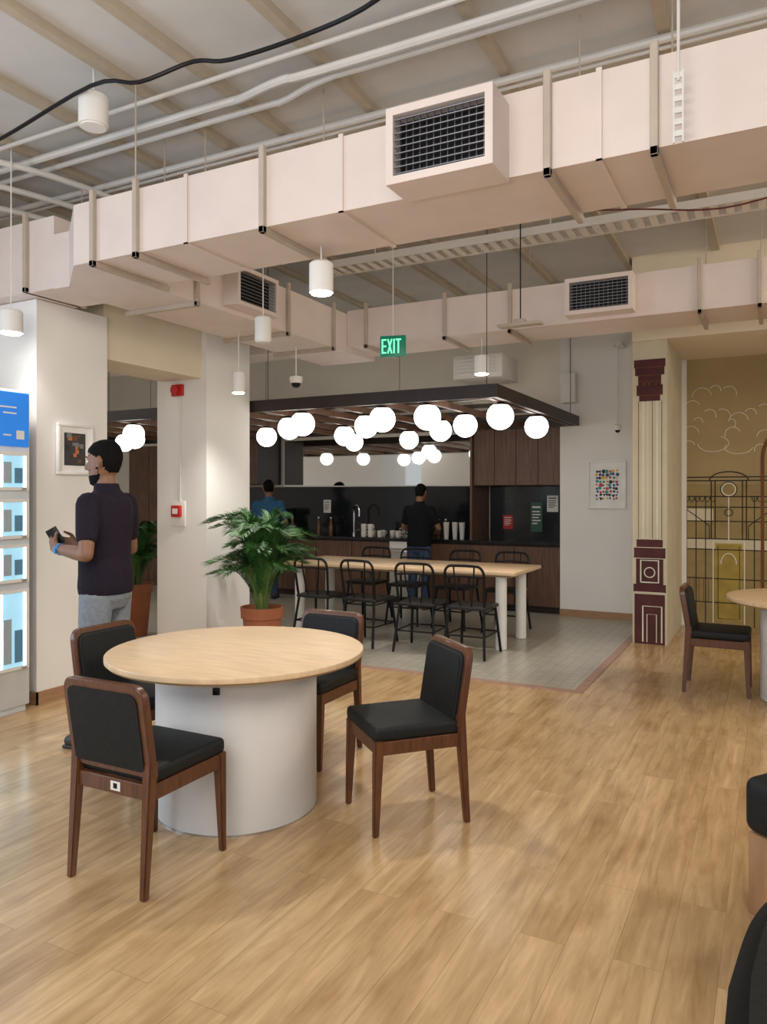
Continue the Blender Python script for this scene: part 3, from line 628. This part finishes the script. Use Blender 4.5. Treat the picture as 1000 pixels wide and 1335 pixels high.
part(mc,'stretcher',bm,BLK)
mc.location=(-2.52,6.66,.004)
for x,y,r in [(-3.04,6.66,4),(-3.64,6.68,-5),(-4.22,6.70,2)]: dup(mc,(x,y,.004),R(r))
for x,r in [(-2.62,180),(-3.2,176),(-3.8,183),(-4.35,180)]: dup(mc,(x,7.94,.004),R(r))
# ---------------------------------------------------------------- plants
def palm(loc,label,ph=.4,pr=.17,fh=.9,nf=22,spread=.45,seed=1,base=0):
    rnd=random.Random(seed)
    e=thing('potted_palm',label,'potted plant',loc)
    bm=B(); lathe(bm,[(pr*.68,0),(pr*.92,ph*.82),(pr,ph*.82),(pr*1.03,ph),(pr*.93,ph),(pr*.86,ph*.86)],36); part(e,'pot',bm,TERRA)
    bm=B(); cyl(bm,(0,0,ph*.88),pr*.88,pr*.88,.02,24); part(e,'soil',bm,SOIL)
    bs=B(); bl=B()
    for i in range(nf):
        a=i*2.399+rnd.uniform(-.2,.2); out=spread*rnd.uniform(.25,1.1); h=fh*rnd.uniform(.45,1.08)
        p0=Vector((.04*math.cos(a),.04*math.sin(a),ph*.88)); dx,dy=math.cos(a),math.sin(a)
        pts=[p0,p0+Vector((dx*out*.15,dy*out*.15,h*.5)),p0+Vector((dx*out*.5,dy*out*.5,h*.88)),p0+Vector((dx*out*1.0,dy*out*1.0,h*.92-out*.12))]
        c=catmull(pts,9); tube(bs,c,[.006*(1-.7*k/len(c)) for k in range(len(c))],5)
        side=Vector((-dy,dx,0)); st=7
        for k in range(st,len(c)):
            t=(c[k]-c[k-1]).normalized(); f=(k-st)/(len(c)-st); ln=.16*(1-.5*f)*(.55+.9*min(1,f*3))
            for sub in (0,.34,.67):
                p=c[k-1].lerp(c[k],sub)
                for s in (-1,1):
                    j=rnd.uniform(-.18,.18)
                    d=(side*s*(.75+j)+t*(.85-j)+Vector((0,0,.28+j))).normalized(); q=p+d*ln*.5; tip=p+d*ln+Vector((0,0,-ln*.22)); w=(t-d*t.dot(d)).normalized()*.0052
                    vs=[bl.verts.new(v) for v in (p-w*.4,q-w,tip,q+w,p+w*.4)]
                    bl.faces.new((vs[0],vs[1],vs[3],vs[4])); bl.faces.new((vs[1],vs[2],vs[3]))
    part(e,'stems',bs,STEM); part(e,'foliage',bl,LEAF,smooth=False)
palm((-3.99,5.36,0),'bushy green palm in a terracotta pot beside the column',.52,.185,.90,56,.42,3)
palm((-6.05,5.9,.006),'green potted palm in terracotta pot behind the column',.55,.17,.75,30,.36,5)
# ---------------------------------------------------------------- vending machine
e=thing('vending_machine','white refrigerated vending locker with glowing blue compartments','vending machine',(-4.9,3.1,0))
bm=B(); bx(bm,-.32,.28,-.46,.42,.04,2.22,.01); bx(bm,-.3,.26,-.44,.4,0,.04); part(e,'cabinet_body',bm,mat('vending_white',(.62,.66,.70),.35))
bm=B(); bx(bm,.28,.3,-.44,.40,1.83,2.20,.003,1); part(e,'sign_panel',bm,mat('sign_blue',(.01,.13,.45),.4,emit=.5,ecol=(.01,.22,.8)),'glowing blue sign panel')
for (y0,y1,z0,z1) in [(.1,.3,2.09,2.1),(.2,.3,2.05,2.06),(.3,.36,1.88,1.94),(.2,.26,1.9,1.91)]:
    bm=B(); bx(bm,.3,.302,y0,y1,z0,z1); part(e,'sign_mark',bm,WHITE,smooth=False)
GL=mat('compartment_glow',(.30,.55,.65),.2,emit=.55,ecol=(.4,.75,1))
GLE=mat('led_edge',(.8,.95,1),.2,emit=5,ecol=(.7,.9,1))
for z0,z1 in [(1.53,1.79),(1.2,1.47),(.9,1.16),(.3,.85)]:
    for y0,y1 in [(-.43,-.02),(0,.4)]:
        bm=B(); t=.022
        bx(bm,.28,.3,y0,y1,z0,z0+t); bx(bm,.28,.3,y0,y1,z1-t,z1); bx(bm,.28,.3,y0,y0+t,z0+t,z1-t); bx(bm,.28,.3,y1-t,y1,z0+t,z1-t)
        dd=part(e,'door',bm,WHITE,smooth=False)
        bm=B(); bx(bm,.28,.288,y0+t,y1-t,z0+t,z1-t); 
        for k in range(4): bx(bm,.288,.292,y0+.04+k*.085,y0+.1+k*.085,z0+.05,z0+.05+(z1-z0)*(.4 if k%2 else .55),mi=2 if k%2 else 3)
        bx(bm,.288,.294,y0+t,y0+t+.014,z0+t,z1-t,mi=1); bx(bm,.288,.294,y1-t-.014,y1-t,z0+t,z1-t,mi=1); bx(bm,.288,.294,y0+.19,y0+.2,z0+t,z1-t,mi=1)
        part(dd,'glass_panel',bm,[GL,GLE,mat('snack_pack',(.10,.25,.4),.4),mat('snack_pack_grey',(.35,.45,.5),.4)],smooth=False)
        bm=B(); bx(bm,.3,.312,y1-.06,y1-.03,z0+.003,z0+.018); part(dd,'handle',bm,STEEL,smooth=False)
# ---------------------------------------------------------------- upholstered benches
BEN=mat('bench_wood',(.36,.20,.10),.45,var=.15,nscale=5,stretch=(4,4,1))
e=thing('bench_seat','square wooden stool with thick black cushion','stool',(-.10,3.0,0),R(-35))
bm=B(); bx(bm,.01,.55,.01,.5,0,.29,.004); part(e,'plinth',bm,BEN)
bm=B(); bx(bm,-.005,.565,-.005,.515,.292,.49,.04,5); part(e,'cushion',bm,BLKUP)
e=thing('bench_seat','low black upholstered bench with rounded corner','bench',(-.09,.9,0))
cur=[(v.x,v.y) for v in catmull([(.26,1.5,0),(.12,1.42,0),(.04,1.22,0),(.0,.9,0)],8)]
bm=B(); prism(bm,[(.04,.04),(.86,.04),(.86,1.44)]+[(x+.035,y-.03) for x,y in cur],0,.24); part(e,'plinth',bm,BLKUP,ang=50)
bm=B(); prism(bm,[(0,0),(.9,0),(.9,1.5)]+cur,.242,.47)
bmesh.ops.recalc_face_normals(bm,faces=bm.faces[:])
bmesh.ops.bevel(bm,geom=[x for x in bm.edges if abs(x.verts[0].co.z-x.verts[1].co.z)<1e-4],offset=.045,segments=4,affect='EDGES'); part(e,'cushion',bm,BLKUP,ang=50)
# ---------------------------------------------------------------- people
def ringloft(bm,rings,n=24,tf=None):
    rr=[]
    for z,cx,cy,rx,ry in rings:
        row=[]
        for k in range(n):
            a=2*math.pi*k/n; v=Vector((cx+rx*math.cos(a),cy+ry*math.sin(a),z))
            if tf: v=tf(v)
            row.append(bm.verts.new(v))
        rr.append(row)
    for i in range(len(rr)-1):
        for k in range(n): bm.faces.new((rr[i][k],rr[i][(k+1)%n],rr[i+1][(k+1)%n],rr[i+1][k]))
    bm.faces.new(rr[0][::-1]); bm.faces.new(rr[-1])
def limb(bm,pts,rs,n=14,sm=3,tf=None):
    P=[Vector(p) for p in pts]
    if tf: P=[tf(p) for p in P]
    Q=catmull([(*p,) for p in P],sm) if len(P)>2 else P
    if len(P)>2:
        RR=[]
        for i in range(len(rs)-1):
            for k in range(sm): RR.append(rs[i]+(rs[i+1]-rs[i])*k/sm)
        RR.append(rs[-1])
    else: RR=rs
    tube(bm,Q,RR,n)
    ball(bm,P[0],rs[0]*.99,12); ball(bm,P[-1],rs[-1]*.99,12)
def remesh(name,bm,m,vox,it=3):
    me=mk(name,bm,m,False); o=bpy.data.objects.new('tmp',me); COL.objects.link(o)
    md=o.modifiers.new('r','REMESH'); md.mode='VOXEL'; md.voxel_size=vox
    s=o.modifiers.new('s','SMOOTH'); s.factor=.5; s.iterations=it
    dg=bpy.context.evaluated_depsgraph_get(); dg.update()
    m2=bpy.data.meshes.new_from_object(o.evaluated_get(dg)); bpy.data.objects.remove(o)
    m2.name=name; m2.materials.clear(); m2.materials.append(m)
    for p in m2.polygons: p.use_smooth=True
    return m2
HEADR=[(1.508,0,.05,.022,.025),(1.52,0,.042,.042,.05),(1.545,0,.025,.054,.07),(1.575,0,.012,.063,.084),(1.61,0,.003,.070,.093),(1.65,0,-.004,.075,.098),(1.69,0,-.008,.074,.097),(1.72,0,-.01,.064,.085),(1.742,0,-.012,.044,.06),(1.752,0,-.013,.018,.026)]
def person(name_label,loc,rz,sc,shirt,pants,larm,rarm,vox,lean=0,headrot=(0,0,0),beard=False,belly=0,hold=True,watch=False):
    e=thing('person',name_label,'person',loc,rz)
    def S(bm):
        bmesh.ops.scale(bm,vec=(sc,sc,sc),verts=bm.verts[:]); return bm
    def tf(v):
        v=Vector(v)
        if v.z>.95: v.y+=lean*(v.z-.95)
        return v
    HM=Matrix.Translation(tf((0,-.005,1.53)))@Euler([R(a) for a in headrot]).to_matrix().to_4x4()@Matrix.Translation((0,.005,-1.53))
    ht=lambda v: HM@Vector(v)
    torso=[(.80,0,0,.12,.09),(.86,0,0,.158,.115),(.93,0,-.008,.168,.12),(1.0,0,0,.158,.112),(1.08,0,.004+belly*.5,.152,.106+belly),(1.18,0,.004+belly*.4,.160,.108+belly*.8),(1.28,0,0,.175,.116),(1.36,0,-.003,.180,.112),(1.41,0,-.01,.165,.098),(1.45,0,-.012,.12,.078),(1.475,0,-.01,.07,.06)]
    bm=B(); ringloft(bm,torso,tf=tf)
    limb(bm,[(0,-.012,1.44),(0,.0,1.56)],[.06,.054],tf=tf)
    ringloft(bm,HEADR,tf=ht)
    limb(bm,[(0,.088,1.655),(0,.105,1.632),(0,.112,1.618)],[.009,.012,.014],tf=ht)
    limb(bm,[(-.013,.1,1.614),(.013,.1,1.614)],[.009,.009],tf=ht)
    limb(bm,[(-.022,.083,1.583),(0,.094,1.585),(.022,.083,1.583)],[.006,.009,.006],tf=ht)
    limb(bm,[(-.022,.078,1.572),(0,.09,1.572),(.022,.078,1.572)],[.006,.008,.006],tf=ht)
    limb(bm,[(-.045,.072,1.672),(0,.089,1.67),(.045,.072,1.672)],[.009,.011,.009],tf=ht)
    limb(bm,[(0,.07,1.53),(0,.075,1.525)],[.02,.016],tf=ht)
    for s in (-1,1):
        limb(bm,[(s*.074,-.008,1.612),(s*.081,-.016,1.64),(s*.078,-.012,1.665)],[.010,.016,.012],tf=ht)
    grips=[]
    for s,arm in ((-1,larm),(1,rarm)):
        sh=Vector((s*.178,-.012,1.40)); el=Vector(arm['el']); wr=Vector(arm['wr'])
        sh,el,wr=tf(sh),tf(el),tf(wr)
        limb(bm,[sh,sh.lerp(el,.45),el],[.056,.049,.04]); limb(bm,[el,el.lerp(wr,.35),wr],[.041,.041,.027])
        f=Vector(arm['f']).normalized(); n=Vector(arm['n']); n=(n-f*n.dot(f)).normalized(); t=Vector(arm['t']); t=(t-f*t.dot(f)-n*t.dot(n)).normalized()
        curl=arm.get('curl',35)
        for k in range(4):
            o=(1.5-k)*.019
            kn=wr+f*(.088-.004*abs(k-1))+t*o
            limb(bm,[wr+t*o*.45,wr+f*.045+t*o*.9,kn],[.018,.016,.0125],10,2)
            L=[.040,.045,.042,.033][k]; p=kn; a=R(curl*.55)
            pts=[p]; 
            for j,l in enumerate((L,L*.65,L*.5)):
                d=f*math.cos(a)+n*math.sin(a); p=p+d*l; pts.append(p); a+=R(curl)
            limb(bm,pts,[.0098,.009,.0082,.0068],8,2)
        p=wr+f*.03+t*.022; d=(f*.6+t*.65+n*.35).normalized(); p2=p+d*.045; d2=(f*.85+t*.1+n*.5).normalized(); p3=p2+d2*.032; p4=p3+(f*.8+n*.6).normalized()*.024
        limb(bm,[p,p2,p3,p4],[.014,.0115,.0098,.008],8,2)
        grips.append((wr,f,n,t))
        if watch and s==-1:
            wd=(el-wr).normalized(); c=wr+wd*.03
            bw=B(); tube(bw,[c-wd*.011,c+wd*.011],.034,18); cc=-n*.033
            tube(bw,[c+cc*.85,c+cc*1.15],.018,16); S(bw); part(e,'watch',bw,mat('blue_watch',(.03,.2,.5),.3),'blue wrist watch')
    for s in (-1,1):
        limb(bm,[(s*.088,0,.88),(s*.098,.01,.66),(s*.1,.012,.48),(s*.103,-.012,.33),(s*.106,-.02,.10)],[.088,.074,.056,.052,.036])
        limb(bm,[(s*.106,-.035,.045),(s*.115,.05,.04),(s*.12,.14,.03)],[.036,.034,.026])
    S(bm); body=remesh('body',bm,SKIN,vox); bo=part(e,'body',body,None)
    bm=B(); k=1.0
    sr=[(.875,0,0,.176,.132+belly*.4),(.92,0,0,.182,.137+belly*.6),(1.0,0,0,.176,.130+belly),(1.08,0,.004+belly*.5,.170,.124+belly),(1.18,0,.004+belly*.4,.177,.126+belly*.8),(1.28,0,0,.190,.132),(1.36,0,-.003,.194,.126),(1.41,0,-.01,.18,.112),(1.45,0,-.012,.135,.09),(1.472,0,-.01,.085,.072),(1.495,0,-.006,.07,.066)]
    ringloft(bm,sr,28,tf)
    for s,arm in ((-1,larm),(1,rarm)):
        sh=tf(Vector((s*.175,-.012,1.395))); el=tf(Vector(arm['el'])); limb(bm,[sh,sh.lerp(el,.4),sh.lerp(el,.66)],[.070,.064,.058])
    S(bm); part(e,'shirt',remesh('shirt',bm,shirt,vox*1.2,4),None)
    bm=B(); 
    ringloft(bm,[(1.47,0,-.008,.082,.074),(1.50,0,-.004,.073,.07),(1.515,0,-.004,.068,.066)],24,tf); S(bm); part(e,'collar',bm,shirt)
    bm=B(); ringloft(bm,[(.79,0,0,.13,.1),(.85,0,0,.168,.125),(.93,0,-.008,.172,.126),(.97,0,-.004,.168,.12)],24,tf)
    for s in (-1,1): limb(bm,[(s*.086,0,.87),(s*.098,.01,.66),(s*.1,.012,.48),(s*.103,-.010,.33),(s*.106,-.018,.06)],[.098,.086,.070,.066,.058])
    S(bm); part(e,'trousers',remesh('trousers',bm,pants,vox*1.3,4),None)
    for s in (-1,1):
        bm=B(); limb(bm,[(s*.106,-.045,.05),(s*.115,.05,.045),(s*.12,.15,.037)],[.046,.044,.036]); bx(bm,s*.115-.045,s*.115+.045,-.09,.18,0,.022,.01)
        S(bm); 
        for v in bm.verts: v.co.z=max(v.co.z,0)
        part(e,'shoe',bm,SHOE)
    def shell(lo,fn,sc2,ssc):
        bm=B(); rings=[]; src=HEADR
        dense=[]
        for i in range(len(src)-1):
            for q in range(4): dense.append(tuple(src[i][j]+(src[i+1][j]-src[i][j])*q/4 for j in range(5)))
        dense.append(src[-1]); 
        def t2(v):
            c=Vector((0,-.003,v.z)); d=v-c
            vis=fn(v)
            w=c+d*(sc2 if vis else .8)
            if vis and v.z>1.7: w.z=1.7+(v.z-1.7)*ssc
            return ht(w)
        ringloft(bm,dense,40,t2); S(bm); return bm
    def hairf(v):
        line=1.70 if v.y>.06 else (1.70-(.06-v.y)*.6 if v.y>.01 else (1.66-(.01-v.y)*1.6 if v.y>-.04 else 1.57))
        return v.z>line
    part(e,'hair',shell(0,hairf,1.09,1.35),HAIR)
    if beard:
        part(e,'beard',shell(0,lambda v: (v.z<1.575 and v.y>.0) or (v.z<1.62 and .0<v.y<.02) or (1.594<v.z<1.603 and v.y>.05),1.035,1),HAIR)
    for s in (-1,1):
        bm=B(); c=ht((s*.03,.083,1.650)); ball(bm,c,(.012,.012,.008),14); c2_=ht((s*.03,.0925,1.650)); ball(bm,c2_,(.005,.004,.005),10,mi=1); S(bm); part(e,'eye',bm,[EYEW,HAIR])
        bm=B(); limb(bm,[(s*.014,.094,1.676),(s*.032,.09,1.681),(s*.048,.076,1.674)],[.003,.004,.002],8,2,ht); S(bm); part(e,'eyebrow',bm,HAIR)
    return e,grips
cam_left=192
man,gr=person('man in dark plum polo and grey jeans standing, holding a phone',(-3.59,3.26,0),R(cam_left-90),1.035,SHIRTM,JEANG,
  dict(el=(-.275,-.07,1.12),wr=(-.205,.17,1.145),f=(.45,.85,.3),n=(.8,-.2,.2),t=(0,-.1,1),curl=48),
  dict(el=(.245,-.0,1.12),wr=(.05,.22,1.14),f=(-.6,.75,.25),n=(-.75,-.2,.3),t=(0,-.1,1),curl=48),.0065,headrot=(-6,0,8),beard=True,belly=.008,watch=True)
wr,f,n,t=gr[0]
p=thing('phone','dark smartphone held in both hands','phone',tuple(man.matrix_basis@((wr+f*.10+n*.028+t*.01)*1.035)),R(cam_left-90+20))
bm=B(); cube(bm,(0,0,.02),(.009,.07,.11),.004,2,rot=(R(-30),0,0)); part(p,'phone_body',bm,BLK)
person('person in black shirt and blue jeans standing at the counter',(-4.15,8.98,.004),R(0),.93,SHIRTK,JEANB,
  dict(el=(-.27,.06,1.14),wr=(-.14,.29,1.06),f=(.2,1,-.1),n=(0,0,-1),t=(1,0,0),curl=20),
  dict(el=(.27,.06,1.14),wr=(.14,.29,1.06),f=(-.2,1,-.1),n=(0,0,-1),t=(-1,0,0),curl=20),.011,lean=.06,headrot=(-18,0,0))
person('person in blue shirt leaning over the counter',(-6.5,8.85,.004),R(25),.97,SHIRTB,JEANB,
  dict(el=(-.25,.14,1.12),wr=(-.12,.34,1.03),f=(.1,1,-.1),n=(0,0,-1),t=(1,0,0),curl=20),
  dict(el=(.25,.14,1.12),wr=(.12,.34,1.03),f=(-.1,1,-.1),n=(0,0,-1),t=(-1,0,0),curl=20),.011,lean=.22,headrot=(-15,0,20))
# ---------------------------------------------------------------- lights
def area(loc,rot,sx,sy,p,col):
    l=bpy.data.lights.new('area','AREA'); l.shape='RECTANGLE'; l.size=sx; l.size_y=sy; l.energy=p; l.color=col
    o=bpy.data.objects.new('area_light',l); o.location=loc; o.rotation_euler=rot; COL.objects.link(o)
area((-.5,-1.2,3.6),(R(25),0,R(20)),4,2.5,150,(1,.97,.92))
area((-5.8,.3,1.9),(R(90),0,R(-93)),3.0,2.2,95,(.62,.80,1))
area((-1,-1.5,1.9),(R(155),0,R(15)),3,2,130,(1,.97,.94))  # added unseen uplight behind the camera, bounces light off the ceiling
area((2.9,5.6,3.4),(0,R(35),0),1.5,3,115,(1,.84,.62))  # added warm light out of view, warms the right side of the room
area((-8.5,4.9,3.5),(0,0,0),2.5,.8,60,(1,.96,.9))
w=bpy.data.worlds.new('World'); bpy.context.scene.world=w; w.use_nodes=True
bg=w.node_tree.nodes['Background']; bg.inputs[0].default_value=(.90,.92,.97,1); bg.inputs[1].default_value=.52
# ---------------------------------------------------------------- camera
cd=bpy.data.cameras.new('Camera'); co=bpy.data.objects.new('Camera',cd); COL.objects.link(co)
co.location=(0,0,1.5); co.rotation_euler=(R(90),0,R(27.5)); cd.sensor_width=36; cd.lens=980/1335*36; cd.shift_y=-22.5/1335; cd.clip_start=.05
sc=bpy.context.scene; sc.camera=co
sc.view_settings.view_transform='Standard'; sc.view_settings.exposure=.08
